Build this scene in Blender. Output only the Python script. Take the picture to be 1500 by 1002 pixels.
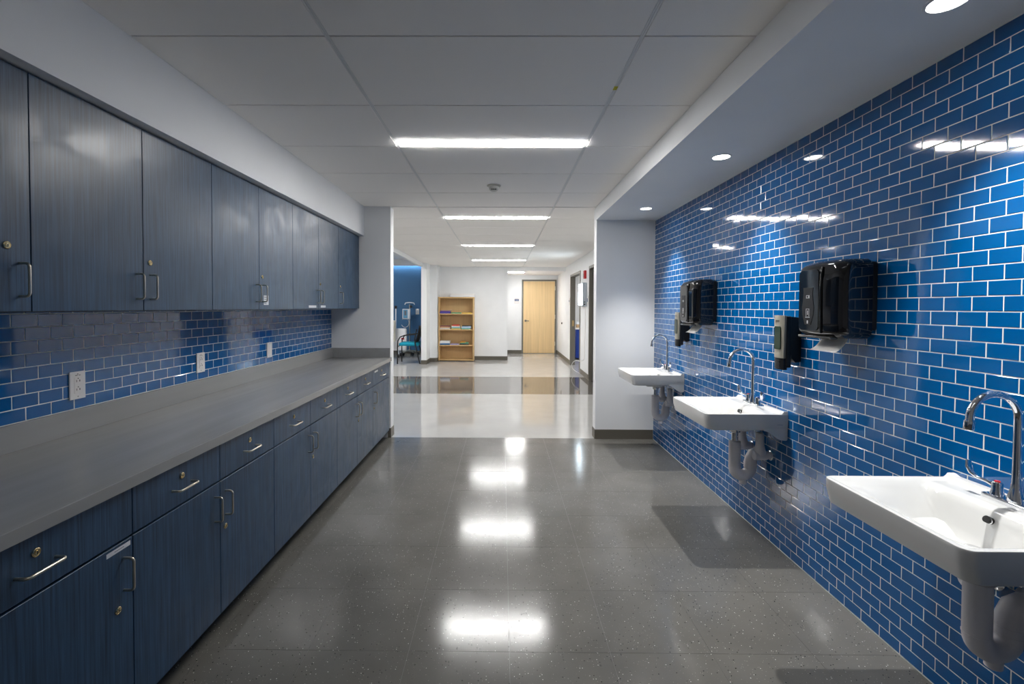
import bpy, bmesh, math, random
from mathutils import Vector, Matrix
random.seed(7)
for o in list(bpy.data.objects): bpy.data.objects.remove(o)
scene = bpy.context.scene
col = scene.collection

# ------------------------------------------------------------------ camera
HC = 1.385
FPX = 673.95
cam = bpy.data.cameras.new('camera')
cam.sensor_fit = 'HORIZONTAL'; cam.sensor_width = 36.0
cam.lens = FPX * 36.0 / 1500.0
cam.shift_x = (750 - 731.02) / 1500.0
cam.shift_y = -(501 - 463.81) / 1500.0
cam.clip_start = 0.02
camo = bpy.data.objects.new('camera', cam); col.objects.link(camo)
def _rot(th, ya, ro):
    cx, sx = math.cos(th), math.sin(th); cy, sy = math.cos(ya), math.sin(ya); cr, sr = math.cos(ro), math.sin(ro)
    return (Matrix(((cr, -sr, 0), (sr, cr, 0), (0, 0, 1))) @ Matrix(((1, 0, 0), (0, cx, -sx), (0, sx, cx)))
            @ Matrix(((cy, 0, sy), (0, 1, 0), (-sy, 0, cy))))
CR = _rot(0.0208, 0.0066, 0.0042)
def _w(r): return Vector((r[0], r[2], -r[1]))
_r, _d, _f = _w(CR[0]), _w(CR[1]), _w(CR[2])
camo.matrix_world = Matrix(((_r.x, -_d.x, -_f.x, 0), (_r.y, -_d.y, -_f.y, 0), (_r.z, -_d.z, -_f.z, HC), (0, 0, 0, 1)))
scene.camera = camo
def project(x, y, z):
    q = Vector((x, y, z - HC)); c = (q.dot(_r), q.dot(_d), q.dot(_f))
    if c[2] < 0.05: return None
    return 731.02 + FPX * c[0] / c[2], 463.81 + FPX * c[1] / c[2]

# ------------------------------------------------------------------ world, exposure
w = bpy.data.worlds.new('world'); scene.world = w; w.use_nodes = True
w.node_tree.nodes['Background'].inputs[0].default_value = (0.5, 0.55, 0.6, 1)
w.node_tree.nodes['Background'].inputs[1].default_value = 0.02
vs = scene.view_settings
vs.view_transform = 'Standard'; vs.look = 'None'; vs.gamma = 1.0; vs.use_curve_mapping = False
vs.exposure = 1.0
STRIP = 44.0      # radiance of the long ceiling lights of the hall
STRIP_NEAR = 40.0 # the one over the counter aisle
DOWN = 62.0       # watts of each recessed downlight

# ------------------------------------------------------------------ materials
MATS = {}
def mat(name, rgb, rough=0.5, metal=0.0, spec=0.5, coat=0.0, coat_rough=0.03, var=0.0, vscale=8.0, stretch=None, bump=0.0, bscale=40.0, emit=None, estr=0.0, trans=0.0, alpha=None, ior=1.45):
    if name in MATS: return MATS[name]
    m = bpy.data.materials.new(name); m.use_nodes = True
    nt = m.node_tree; b = nt.nodes['Principled BSDF']
    b.inputs['Base Color'].default_value = (*rgb, 1); b.inputs['Roughness'].default_value = rough
    b.inputs['Metallic'].default_value = metal; b.inputs['IOR'].default_value = ior
    b.inputs['Specular IOR Level'].default_value = spec
    b.inputs['Coat Weight'].default_value = coat; b.inputs['Coat Roughness'].default_value = coat_rough
    b.inputs['Transmission Weight'].default_value = trans
    if alpha is not None: b.inputs['Alpha'].default_value = alpha
    if emit: b.inputs['Emission Color'].default_value = (*emit, 1); b.inputs['Emission Strength'].default_value = estr
    if var or bump:
        tc = nt.nodes.new('ShaderNodeTexCoord'); mp = nt.nodes.new('ShaderNodeMapping')
        nt.links.new(tc.outputs['Object'], mp.inputs['Vector'])
        if stretch: mp.inputs['Scale'].default_value = stretch
    if var:
        n = nt.nodes.new('ShaderNodeTexNoise'); n.inputs['Scale'].default_value = vscale; n.inputs['Detail'].default_value = 5
        nt.links.new(mp.outputs[0], n.inputs['Vector'])
        r = nt.nodes.new('ShaderNodeValToRGB'); r.color_ramp.elements[0].position = 0.3; r.color_ramp.elements[1].position = 0.7
        r.color_ramp.elements[0].color = (*[c * (1 - var) for c in rgb], 1); r.color_ramp.elements[1].color = (*[min(1, c * (1 + var)) for c in rgb], 1)
        nt.links.new(n.outputs['Fac'], r.inputs[0]); nt.links.new(r.outputs[0], b.inputs['Base Color'])
    if bump:
        n = nt.nodes.new('ShaderNodeTexNoise'); n.inputs['Scale'].default_value = bscale; n.inputs['Detail'].default_value = 3
        nt.links.new(mp.outputs[0], n.inputs['Vector'])
        bp = nt.nodes.new('ShaderNodeBump'); bp.inputs['Strength'].default_value = bump; bp.inputs['Distance'].default_value = 0.002
        nt.links.new(n.outputs['Fac'], bp.inputs['Height']); nt.links.new(bp.outputs[0], b.inputs['Normal'])
    MATS[name] = m
    return m

def floor_mat(name, rgb, rough, specks=True, var=0.12):
    m = bpy.data.materials.new(name); m.use_nodes = True; MATS[name] = m
    nt = m.node_tree; b = nt.nodes['Principled BSDF']; N = nt.nodes.new; Lk = nt.links.new
    g = N('ShaderNodeNewGeometry')
    n = N('ShaderNodeTexNoise'); n.inputs['Scale'].default_value = 3.5; n.inputs['Detail'].default_value = 6
    Lk(g.outputs['Position'], n.inputs['Vector'])
    r = N('ShaderNodeValToRGB'); r.color_ramp.elements[0].position = .3; r.color_ramp.elements[1].position = .7
    r.color_ramp.elements[0].color = (*[c * (1 - var) for c in rgb], 1); r.color_ramp.elements[1].color = (*[c * (1 + var) for c in rgb], 1)
    Lk(n.outputs['Fac'], r.inputs[0]); cur = r.outputs[0]
    if specks:
        for sc, th, pick, c in ((95, .17, .86, (.62, .6, .56, 1)), (85, .18, .80, (.018, .017, .016, 1)), (150, .2, .86, (.3, .28, .25, 1))):
            v = N('ShaderNodeTexVoronoi'); v.inputs['Scale'].default_value = sc; Lk(g.outputs['Position'], v.inputs['Vector'])
            lt = N('ShaderNodeMath'); lt.operation = 'LESS_THAN'; lt.inputs[1].default_value = th; Lk(v.outputs['Distance'], lt.inputs[0])
            sep = N('ShaderNodeSeparateColor'); Lk(v.outputs['Color'], sep.inputs[0])
            gt = N('ShaderNodeMath'); gt.operation = 'GREATER_THAN'; gt.inputs[1].default_value = pick; Lk(sep.outputs[0], gt.inputs[0])
            mu = N('ShaderNodeMath'); mu.operation = 'MULTIPLY'; Lk(lt.outputs[0], mu.inputs[0]); Lk(gt.outputs[0], mu.inputs[1])
            mx = N('ShaderNodeMix'); mx.data_type = 'RGBA'; Lk(mu.outputs[0], mx.inputs['Factor']); Lk(cur, mx.inputs['A']); mx.inputs['B'].default_value = c
            cur = mx.outputs['Result']
    Lk(cur, b.inputs['Base Color'])
    n2 = N('ShaderNodeTexNoise'); n2.inputs['Scale'].default_value = 9; n2.inputs['Detail'].default_value = 4; Lk(g.outputs['Position'], n2.inputs['Vector'])
    mr = N('ShaderNodeMapRange'); mr.inputs['To Min'].default_value = rough * .75; mr.inputs['To Max'].default_value = rough * 1.3
    Lk(n2.outputs['Fac'], mr.inputs['Value']); Lk(mr.outputs[0], b.inputs['Roughness'])
    n3 = N('ShaderNodeTexNoise'); n3.inputs['Scale'].default_value = 26; n3.inputs['Detail'].default_value = 2; Lk(g.outputs['Position'], n3.inputs['Vector'])
    bp = N('ShaderNodeBump'); bp.inputs['Strength'].default_value = .06; bp.inputs['Distance'].default_value = .004
    Lk(n3.outputs['Fac'], bp.inputs['Height']); Lk(bp.outputs[0], b.inputs['Normal'])
    b.inputs['Specular IOR Level'].default_value = .55
    return m

def grain_mat(name, rgb, rough, scale, var, rough_var=0.0, spec=.5):
    """vertical wood grain: noise squeezed along z"""
    m = bpy.data.materials.new(name); m.use_nodes = True; MATS[name] = m
    nt = m.node_tree; b = nt.nodes['Principled BSDF']; N = nt.nodes.new; Lk = nt.links.new
    g = N('ShaderNodeNewGeometry'); mp = N('ShaderNodeMapping'); mp.inputs['Scale'].default_value = (1, 1, .025)
    Lk(g.outputs['Position'], mp.inputs['Vector'])
    n = N('ShaderNodeTexNoise'); n.inputs['Scale'].default_value = scale; n.inputs['Detail'].default_value = 6; n.inputs['Roughness'].default_value = .65
    Lk(mp.outputs[0], n.inputs['Vector'])
    r = N('ShaderNodeValToRGB'); r.color_ramp.elements[0].position = .33; r.color_ramp.elements[1].position = .68
    r.color_ramp.elements[0].color = (*[c * (1 - var) for c in rgb], 1); r.color_ramp.elements[1].color = (*[c * (1 + var) for c in rgb], 1)
    Lk(n.outputs['Fac'], r.inputs[0]); Lk(r.outputs[0], b.inputs['Base Color'])
    b.inputs['Roughness'].default_value = rough; b.inputs['Specular IOR Level'].default_value = spec
    if rough_var:
        n2 = N('ShaderNodeTexNoise'); n2.inputs['Scale'].default_value = 5; n2.inputs['Detail'].default_value = 6; n2.inputs['Distortion'].default_value = 1.5
        Lk(g.outputs['Position'], n2.inputs['Vector'])
        mr = N('ShaderNodeMapRange'); mr.inputs['From Min'].default_value = .35; mr.inputs['From Max'].default_value = .65
        mr.inputs['To Min'].default_value = rough - rough_var; mr.inputs['To Max'].default_value = rough + rough_var
        Lk(n2.outputs['Fac'], mr.inputs['Value']); Lk(mr.outputs[0], b.inputs['Roughness'])
    return m

WALL = mat('white_wall_paint', (.81, .82, .83), .55, var=.02, vscale=3, bump=.05, bscale=220)
CEIL = mat('ceiling_tile_board', (.93, .905, .875), .85, bump=.12, bscale=300)
TEE = mat('ceiling_grid_paint', (.78, .78, .77), .5)
BASEB = mat('taupe_rubber_base', (.115, .105, .085), .4)
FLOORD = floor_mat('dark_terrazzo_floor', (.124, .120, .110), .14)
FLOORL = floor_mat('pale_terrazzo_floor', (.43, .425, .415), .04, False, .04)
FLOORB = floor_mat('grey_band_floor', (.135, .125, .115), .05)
SEAM = mat('floor_seam_wax', (.17, .165, .155), .4)
BLUE = mat('blue_glass_tile', (.0, .095, .30), .06, spec=.6, coat=.35, coat_rough=.02, var=.12, vscale=3.0)
GROUT = mat('pale_grout', (.74, .79, .77), .8)
CAB = grain_mat('navy_wood_laminate', (.024, .061, .118), .36, 150, .5, .06)
CABIN = mat('cabinet_dark_edge', (.012, .014, .018), .6)
TOE = mat('black_toe_kick', (.008, .008, .008), .5)
COUNTER = mat('grey_solid_surface', (.30, .30, .297), .25, var=.06, vscale=2.5, stretch=(6, .5, 6))
STEEL = mat('brushed_nickel', (.62, .57, .48), .28, 1.0)
DNICK = mat('dark_nickel', (.20, .19, .17), .35, 1.0)
CHROME = mat('chrome', (.82, .83, .85), .06, 1.0)
BRASS = mat('lock_brass', (.72, .58, .34), .25, 1.0)
PLATE = mat('white_plastic', (.78, .76, .74), .35)
SLOT = mat('dark_slot', (.02, .02, .02), .6)
PORC = mat('white_porcelain', (.66, .66, .645), .12, spec=.55, coat=.3)
PIPE = mat('white_pipe_cover', (.74, .72, .75), .45)
BLACKG = mat('black_gloss_plastic', (.004, .004, .005), .07, spec=.6, coat=.5)
BLACKM = mat('black_matt_plastic', (.008, .008, .009), .4)
SMOKE = mat('smoke_grey_panel', (.05, .05, .05), .2)
PAPER = mat('paper_towel', (.82, .81, .79), .9)
WHITEP = mat('white_print', (.75, .75, .75), .6)
LABEL = mat('white_label', (.72, .74, .76), .5)
INK = mat('grey_ink', (.10, .10, .11), .6)
SOAPF = mat('taupe_soap_front', (.36, .34, .28), .35)
SOAPW = mat('green_sight_window', (.035, .055, .035), .08)
LIGHT = mat('strip_light', (1, 1, 1), emit=(1.0, .985, .965), estr=STRIP)
LIGHTN = mat('strip_light_near', (1, 1, 1), emit=(1.0, .98, .96), estr=STRIP_NEAR)
LIGHTFILL = mat('added_fill_strip', (1, 1, 1), emit=(1.0, .98, .96), estr=STRIP_NEAR * .1)  # weak fill light, for an unseen strip added over the near counter
LIGHTR = mat('strip_light_recess', (1, 1, 1), emit=(1.0, .985, .965), estr=STRIP * 2.2)
DLENS = mat('downlight_lens', (1, 1, 1), emit=(1.0, .98, .95), estr=10)
TRIMW = mat('white_trim_metal', (.75, .75, .75), .35)
WOODB = grain_mat('bookcase_maple', (.62, .41, .19), .45, 60, .08)
WOODD = grain_mat('door_maple', (.74, .53, .28), .4, 30, .10)
FRAME = mat('taupe_door_frame', (.17, .16, .135), .4)
DDOOR = mat('dark_grey_door', (.075, .075, .068), .45)
BWALL = mat('blue_wall_paint', (.045, .145, .29), .6)
TEAL = mat('teal_fabric', (.0, .26, .38), .8, bump=.3, bscale=300)
MESHB = mat('black_mesh', (.01, .01, .011), .7)
RED = mat('alarm_red', (.45, .015, .02), .4)
SCREEN = mat('lit_screen', (1, 1, 1), emit=(.75, .9, 1.0), estr=9)
SCRIMG = mat('screen_picture', (.1, .3, .45), emit=(.2, .5, .7), estr=2.0)
SILVER = mat('silver_plastic', (.45, .5, .55), .35)
MEDW = mat('hospital_white', (.75, .77, .80), .4)
NAVYC = mat('cobalt_laminate', (.01, .045, .30), .4)
YELL = mat('yellow_sticker', (.55, .48, .0), .6)

# ------------------------------------------------------------------ mesh helpers
ORG = {}
def tagp(o, label=None, cat=None, group=None, kind=None):
    if label: o['label'] = label
    if cat: o['category'] = cat
    if group: o['group'] = group
    if kind: o['kind'] = kind
    return o
def thing(name, loc, label, cat, group=None):
    o = bpy.data.objects.new(name, None); o.empty_display_size = .05; col.objects.link(o); o.location = loc
    ORG[o.name] = Vector(loc)
    return tagp(o, label, cat, group)
def new_bm(): return bmesh.new()
def bbox(bm, x0, x1, y0, y1, z0, z1, bev=0.0, seg=1):
    r = bmesh.ops.create_cube(bm, size=1.0)
    vs_ = r['verts']
    bmesh.ops.scale(bm, verts=vs_, vec=(x1 - x0, y1 - y0, z1 - z0))
    bmesh.ops.translate(bm, verts=vs_, vec=((x0 + x1) / 2, (y0 + y1) / 2, (z0 + z1) / 2))
    if bev > 0:
        es = list({e for v in vs_ for e in v.link_edges})
        bmesh.ops.bevel(bm, geom=es, offset=bev, segments=seg, affect='EDGES', profile=.5)
    return bm
def frame_of(d):
    d = d.normalized(); up = Vector((0, 0, 1)) if abs(d.z) < .9 else Vector((1, 0, 0))
    a = d.cross(up).normalized(); return a, d.cross(a).normalized()
def btube(bm, pts, rad, n=10, caps=True):
    """tube through points; rad a number or list"""
    pts = [Vector(p) for p in pts]; k = len(pts)
    rs = rad if isinstance(rad, (list, tuple)) else [rad] * k
    rings = []; a = b = None
    for i, p in enumerate(pts):
        d = (pts[min(i + 1, k - 1)] - pts[max(i - 1, 0)])
        if d.length < 1e-9: d = Vector((0, 0, 1))
        d.normalize()
        if a is None: a, b = frame_of(d)
        else:
            a = (a - d * a.dot(d)).normalized(); b = d.cross(a).normalized()
        rings.append([bm.verts.new(p + a * rs[i] * math.cos(2 * math.pi * j / n) + b * rs[i] * math.sin(2 * math.pi * j / n)) for j in range(n)])
    for r0, r1 in zip(rings, rings[1:]):
        for j in range(n):
            bm.faces.new((r0[j], r0[(j + 1) % n], r1[(j + 1) % n], r1[j]))
    if caps:
        bm.faces.new(list(reversed(rings[0]))); bm.faces.new(rings[-1])
    return bm
def blathe(bm, cx, cy, prof, n=24):
    """profile [(r,z)...] about a vertical axis"""
    rings = []
    for r, z in prof:
        rings.append([bm.verts.new((cx + r * math.cos(2 * math.pi * j / n), cy + r * math.sin(2 * math.pi * j / n), z)) for j in range(n)])
    for r0, r1 in zip(rings, rings[1:]):
        for j in range(n): bm.faces.new((r0[j], r0[(j + 1) % n], r1[(j + 1) % n], r1[j]))
    bm.faces.new(rings[0]); bm.faces.new(list(reversed(rings[-1])))
    return bm
def bprism(bm, prof, axis, a0, a1):
    """extrude a 2-D outline along an axis ('x','y','z') from a0 to a1"""
    def P(u, v, t):
        return {'x': (t, u, v), 'y': (u, t, v), 'z': (u, v, t)}[axis]
    A = [bm.verts.new(P(u, v, a0)) for u, v in prof]; B = [bm.verts.new(P(u, v, a1)) for u, v in prof]
    n = len(prof)
    for j in range(n): bm.faces.new((A[j], A[(j + 1) % n], B[(j + 1) % n], B[j]))
    bm.faces.new(list(reversed(A))); bm.faces.new(B)
    return bm
def bcyl(bm, p0, p1, r, n=16): return btube(bm, [p0, p1], r, n)
def arc(cx, cz, r, a0, a1, n):
    return [(cx + r * math.cos(math.radians(a0 + (a1 - a0) * i / n)), cz + r * math.sin(math.radians(a0 + (a1 - a0) * i / n))) for i in range(n + 1)]
def smooth_by(me, ang=40):
    me.polygons.foreach_set('use_smooth', [True] * len(me.polygons))
    try: me.set_sharp_from_angle(angle=math.radians(ang))
    except Exception: pass
def to_mesh(bm, name, m, smooth=None):
    bmesh.ops.recalc_face_normals(bm, faces=bm.faces)
    me = bpy.data.meshes.new(name); bm.to_mesh(me); bm.free()
    me.materials.append(m)
    if smooth: smooth_by(me, smooth)
    return me
def part(name, bm, m, parent=None, smooth=None):
    """bm in world coordinates"""
    me = to_mesh(bm, name, m, smooth)
    o = bpy.data.objects.new(name, me); col.objects.link(o)
    if parent is not None:
        og = ORG[parent.name]; me.transform(Matrix.Translation(-og)); o.parent = parent; ORG[o.name] = og
    else: ORG[o.name] = Vector((0, 0, 0))
    if name == 'print': o['kind'] = 'stuff'   # tiny printed marks kept together
    return o
def place(name, me, loc, parent=None, rot=None):
    """object that shares mesh data; loc in world coordinates"""
    o = bpy.data.objects.new(name, me); col.objects.link(o)
    og = ORG[parent.name] if parent is not None else Vector((0, 0, 0))
    if parent is not None: o.parent = parent
    o.location = Vector(loc) - og
    if rot: o.rotation_euler = rot
    ORG[o.name] = Vector(loc)
    return o
def solo(name, bm, m, base, label, cat, group=None, smooth=None):
    """a thing that is one mesh, origin at its base"""
    me = to_mesh(bm, name, m, smooth); me.transform(Matrix.Translation(-Vector(base)))
    o = bpy.data.objects.new(name, me); col.objects.link(o); o.location = base; ORG[o.name] = Vector(base)
    return tagp(o, label, cat, group)
def struct(name, boxes, m, label=None, bev=0.0):
    bm = new_bm()
    for b in boxes: bbox(bm, *b, bev=bev)
    o = part(name, bm, m)
    return tagp(o, label=label, kind='structure')
def text_mesh(s, size, name, m, extrude=.0003):
    cu = bpy.data.curves.new(name, 'FONT'); cu.body = s; cu.size = size; cu.extrude = extrude; cu.align_x = 'CENTER'; cu.align_y = 'CENTER'
    cu.resolution_u = 2
    t = bpy.data.objects.new(name, cu); col.objects.link(t)
    dg = bpy.context.evaluated_depsgraph_get()
    me = bpy.data.meshes.new_from_object(t.evaluated_get(dg))
    bpy.data.objects.remove(t); me.materials.clear(); me.materials.append(m)
    return me

# ------------------------------------------------------------------ dimensions
YP = 4.83; YQ = 4.96              # partition with the two wing walls
XL, XR = -1.80, 1.594             # tiled side walls
ZC = 2.43                         # main ceiling
ZS = 2.295                        # soffit over the sinks
YB = -2.6                         # wall behind the camera
XH = 1.65                         # right wall of the hall
TEE0 = -.683; G = .6096; Y0 = 1.798

# ------------------------------------------------------------------ floor
fl = struct('floor', [(-6.2, 3.9, YB - .15, 14.4, -.12, -.0015)], SEAM, 'glossy terrazzo tile floor, dark near the sinks and pale in the hall')
TP = .405
cache = {}
def floor_piece(x0, x1, y0, y1, m, name='floor_tile'):
    g_ = .0007
    bm = bbox(new_bm(), x0 + g_, x1 - g_, y0 + g_, y1 - g_, -.0012, 0)
    o = part(name, bm, m, fl); return o
xs = [-1.30] + [.035 + TP * k for k in range(-3, 4)] + [XR + .01]
ys = [1.82 + TP * k for k in range(-11, 8)]; ys = [y for y in ys if y > YB] 
ys = [YB] + ys + [4.845]
for i in range(len(xs) - 1):
    for j in range(len(ys) - 1):
        floor_piece(xs[i], xs[i + 1], ys[j], ys[j + 1], FLOORD)
floor_piece(-1.85, -1.30, YB, 4.845, FLOORD, 'floor_strip')
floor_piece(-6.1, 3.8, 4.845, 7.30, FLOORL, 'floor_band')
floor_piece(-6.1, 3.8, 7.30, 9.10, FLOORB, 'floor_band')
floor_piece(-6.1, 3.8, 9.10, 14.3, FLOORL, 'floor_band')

# ------------------------------------------------------------------ ceiling with tiles and tees
ce = struct('ceiling', [(-1.95, 1.75, YB - .15, YQ, ZC + .007, ZC + .12), (-1.95, 1.75, YQ, 12.1, ZC + .007, ZC + .12)], TEE, 'suspended ceiling of long white panels in a metal grid')
def ctile(x0, x1, y0, y1):
    bm = bbox(new_bm(), x0, x1, y0, y1, ZC, ZC + .0068, bev=.0015)
    part('ceiling_tile', bm, CEIL, ce)
gm, gc = .009, .0038
kmin, kmax = -8, 17
for k in range(kmin, kmax):
    ya, yb = Y0 + G * k + gc, Y0 + G * (k + 1) - gc
    if yb < YB: continue
    ya = max(ya, YB)
    segs = [(ya, yb)]
    if Y0 + G * k < YP < Y0 + G * (k + 1): segs = [(ya, YP - .01), (YP + .01, yb)]
    if ya > 12.0: continue
    for s0, s1 in segs:
        s1 = min(s1, 12.0)
        if s1 - s0 < .03: continue
        hall = s0 > YP
        lx = -1.90 if hall else -1.447
        rx = XH if hall else .975
        ctile(lx, TEE0 - gm, s0, s1)
        rowfix = (k % 4 == 1 and k >= -3)
        ctile(TEE0 + gm, TEE0 + 2 * G - gm, s0, (s1 - .112) if rowfix and abs(s1 - yb) < 1e-6 else s1)
        ctile(TEE0 + 2 * G + gm, rx, s0, s1)
for x in (TEE0, TEE0 + 2 * G):
    bm = new_bm(); bbox(bm, x - .0078, x - .0015, YB, 12.0, ZC + .0012, ZC + .007); bbox(bm, x + .0015, x + .0078, YB, 12.0, ZC + .0012, ZC + .007); bbox(bm, x - .0015, x + .0015, YB, 12.0, ZC + .004, ZC + .007)
    part('main_tee', bm, TEE, ce)

# long ceiling lights
def strip(yk, lab, m, x0=TEE0 + .014, x1=TEE0 + 2 * G - .014, z=ZC, wdt=.104):
    t = thing('ceiling_light', ((x0 + x1) / 2, yk - wdt / 2, z), lab, 'ceiling light')
    bm = new_bm()
    bbox(bm, x0, x1, yk - wdt, yk - wdt + .004, z - .001, z + .013); bbox(bm, x0, x1, yk - .004, yk, z - .001, z + .013)
    bbox(bm, x0, x0 + .004, yk - wdt + .004, yk - .004, z - .001, z + .013); bbox(bm, x1 - .004, x1, yk - wdt + .004, yk - .004, z - .001, z + .013)
    part('housing', bm, TRIMW, t)
    part('diffuser', bbox(new_bm(), x0 + .004, x1 - .004, yk - wdt + .004, yk - .004, z - .006, z + .012, bev=.0015), m, t)
strip(Y0 + 2 * G - .006, 'long linear ceiling light between sinks and counter', LIGHTN)
strip(Y0 - 2 * G - .006, 'added unseen fill light over the near end of the counter', LIGHTFILL)
strip(Y0 + 6 * G - .006, 'linear ceiling light just past the two wing walls', LIGHT)
strip(Y0 + 10 * G - .006, 'linear ceiling light over the dark floor band', LIGHT)
strip(Y0 + 14 * G - .006, 'linear ceiling light closest to the bookcase wall', LIGHT)

# ------------------------------------------------------------------ walls
wl = struct('wall_left', [(XL - .12, XL, YB - .15, YP, 0, ZC + .05)], WALL, 'white side wall behind the counter with a blue tiled backsplash')
wr = struct('wall_right', [(XR + .0010, XR + .15, YB - .15, YP, 0, ZC + .05)], GROUT, 'side wall covered in blue glass subway tiles behind the sinks')
struct('wall_back', [(-1.92, 1.75, YB - .15, YB, 0, ZC + .05)], WALL, 'white wall at the back end of the washing area')
struct('wall_end_left', [(-6.1, -1.173, YP, YQ, 0, ZC + .05)], WALL, 'white wing wall at the end of the counter')
struct('wall_end_right', [(.985, XH + .12, YP, YQ, 0, ZC + .05)], WALL, 'white wing wall beside the tiled wall and sinks')
struct('wall_soffit_left', [(XL, -1.447, YB, YP, 2.123, ZC + .013)], WALL, 'white soffit above the wall cabinets')
so = struct('wall_soffit_right', [(.975, XR + .003, YB, YP, ZS, ZC + .013)], WALL, 'white dropped soffit above the sinks')
# dark gap between soffit and ceiling tile
struct('baseboard_end_left', [(-1.20, -1.167, YP - .006, YQ + .006, 0, .10)], BASEB)
struct('baseboard_end_right', [(.979, XR - .002, YP - .006, YP, 0, .10), (.979, .985, YP, YQ + .006, 0, .10)], BASEB)
# hall, right side with two door openings
D1 = (9.70, 11.10); D2 = (7.45, 8.72)
struct('wall_hall_right', [(XH, XH + .10, YQ, D2[0], 0, ZC + .05), (XH, XH + .10, D2[1], D1[0], 0, ZC + .05), (XH, XH + .10, D1[1], 13.9, 0, ZC + .05),
                           (XH, XH + .10, D1[0], D1[1], 2.16, ZC + .05), (XH, XH + .10, D2[0], D2[1], 2.16, ZC + .05)], WALL, 'white hall wall with two doorways')
bs = [(XH - .008, XH, YQ, D2[0] - .06, 0, .1), (XH - .008, XH, D2[1] + .06, D1[0] - .06, 0, .1), (XH - .008, XH, D1[1] + .06, 13.74, 0, .1)]
struct('baseboard_hall_right', bs, BASEB)
struct('wall_hall_back', [(-1.63, .14, 12.0, 12.14, 0, ZC + .1), (.1402, XH, 12.0, 12.14, 2.335, ZC + .1)], WALL, 'white wall behind the maple bookcase')
struct('wall_hall_jog', [(-1.82, -1.63, 11.54, 12.14, 0, 2.76), (-1.94, -1.81, 11.02, 12.14, 0, 2.76)], WALL, 'stepped white wall corner beside the maple bookcase')
struct('baseboard_hall_back', [(-1.63, .148, 11.992, 12.0, 0, .1), (-1.802, -1.622, 11.532, 11.54, 0, .1), (-1.81, -1.802, 11.02, 11.54, 0, .1), (-1.948, -1.802, 11.012, 11.02, 0, .1), (-1.63, -1.622, 11.54, 11.992, 0, .1)], BASEB)
struct('wall_recess_left', [(.0, .14, 12.14, 13.9, 0, ZC)], WALL)
struct('wall_recess_back', [(.14, XH, 13.75, 13.9, 0, ZC)], WALL, 'white wall around the maple door')
struct('baseboard_recess', [(.14, .585, 13.742, 13.75, 0, .1), (1.615, XH, 13.742, 13.75, 0, .1)], BASEB)
struct('ceiling_recess', [(.0, XH + .1, 12.14, 13.9, 2.335, 2.42)], CEIL, 'low white ceiling in front of the maple door')
# patient room to the left
struct('trim_1', [(-1.97, -1.905, YQ, 11.02, 2.345, 2.80)], WALL, 'white header along the opening of the blue room')
struct('ceiling_room', [(-6.1, -1.95, YQ, 13.6, 2.74, 2.86)], CEIL, 'white ceiling of the blue room')
struct('wall_room_back', [(-6.1, -1.80, 13.42, 13.57, 0, 2.80)], BWALL, 'blue painted wall behind the hospital bed')
struct('trim_2', [(-6.1, -1.94, 13.30, 13.33, 2.565, 2.74)], WALL, 'white fascia above the blue wall')
struct('wall_room_left', [(-6.2, -6.05, YQ, 13.57, 0, 2.80)], WALL)
struct('wall_room_right', [(-1.94, -1.80, 12.14, 13.42, 0, 2.80)], BWALL)
struct('baseboard_room', [(-6.1, -1.95, 13.41, 13.42, 0, .1)], BASEB)
# side room beyond the doorway on the right
struct('wall_side_room', [(3.7, 3.85, 7.0, 13.9, 0, 2.6), (XH + .10, 3.7, 13.75, 13.9, 0, 2.6), (XH + .10, 3.7, 8.9, 9.0, 0, 2.6), (XH + .10, 3.85, 7.0, 7.1, 0, 2.6)], WALL)
struct('ceiling_side_room', [(XH, 3.85, 7.0, 13.9, 2.5, 2.6)], CEIL)

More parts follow.
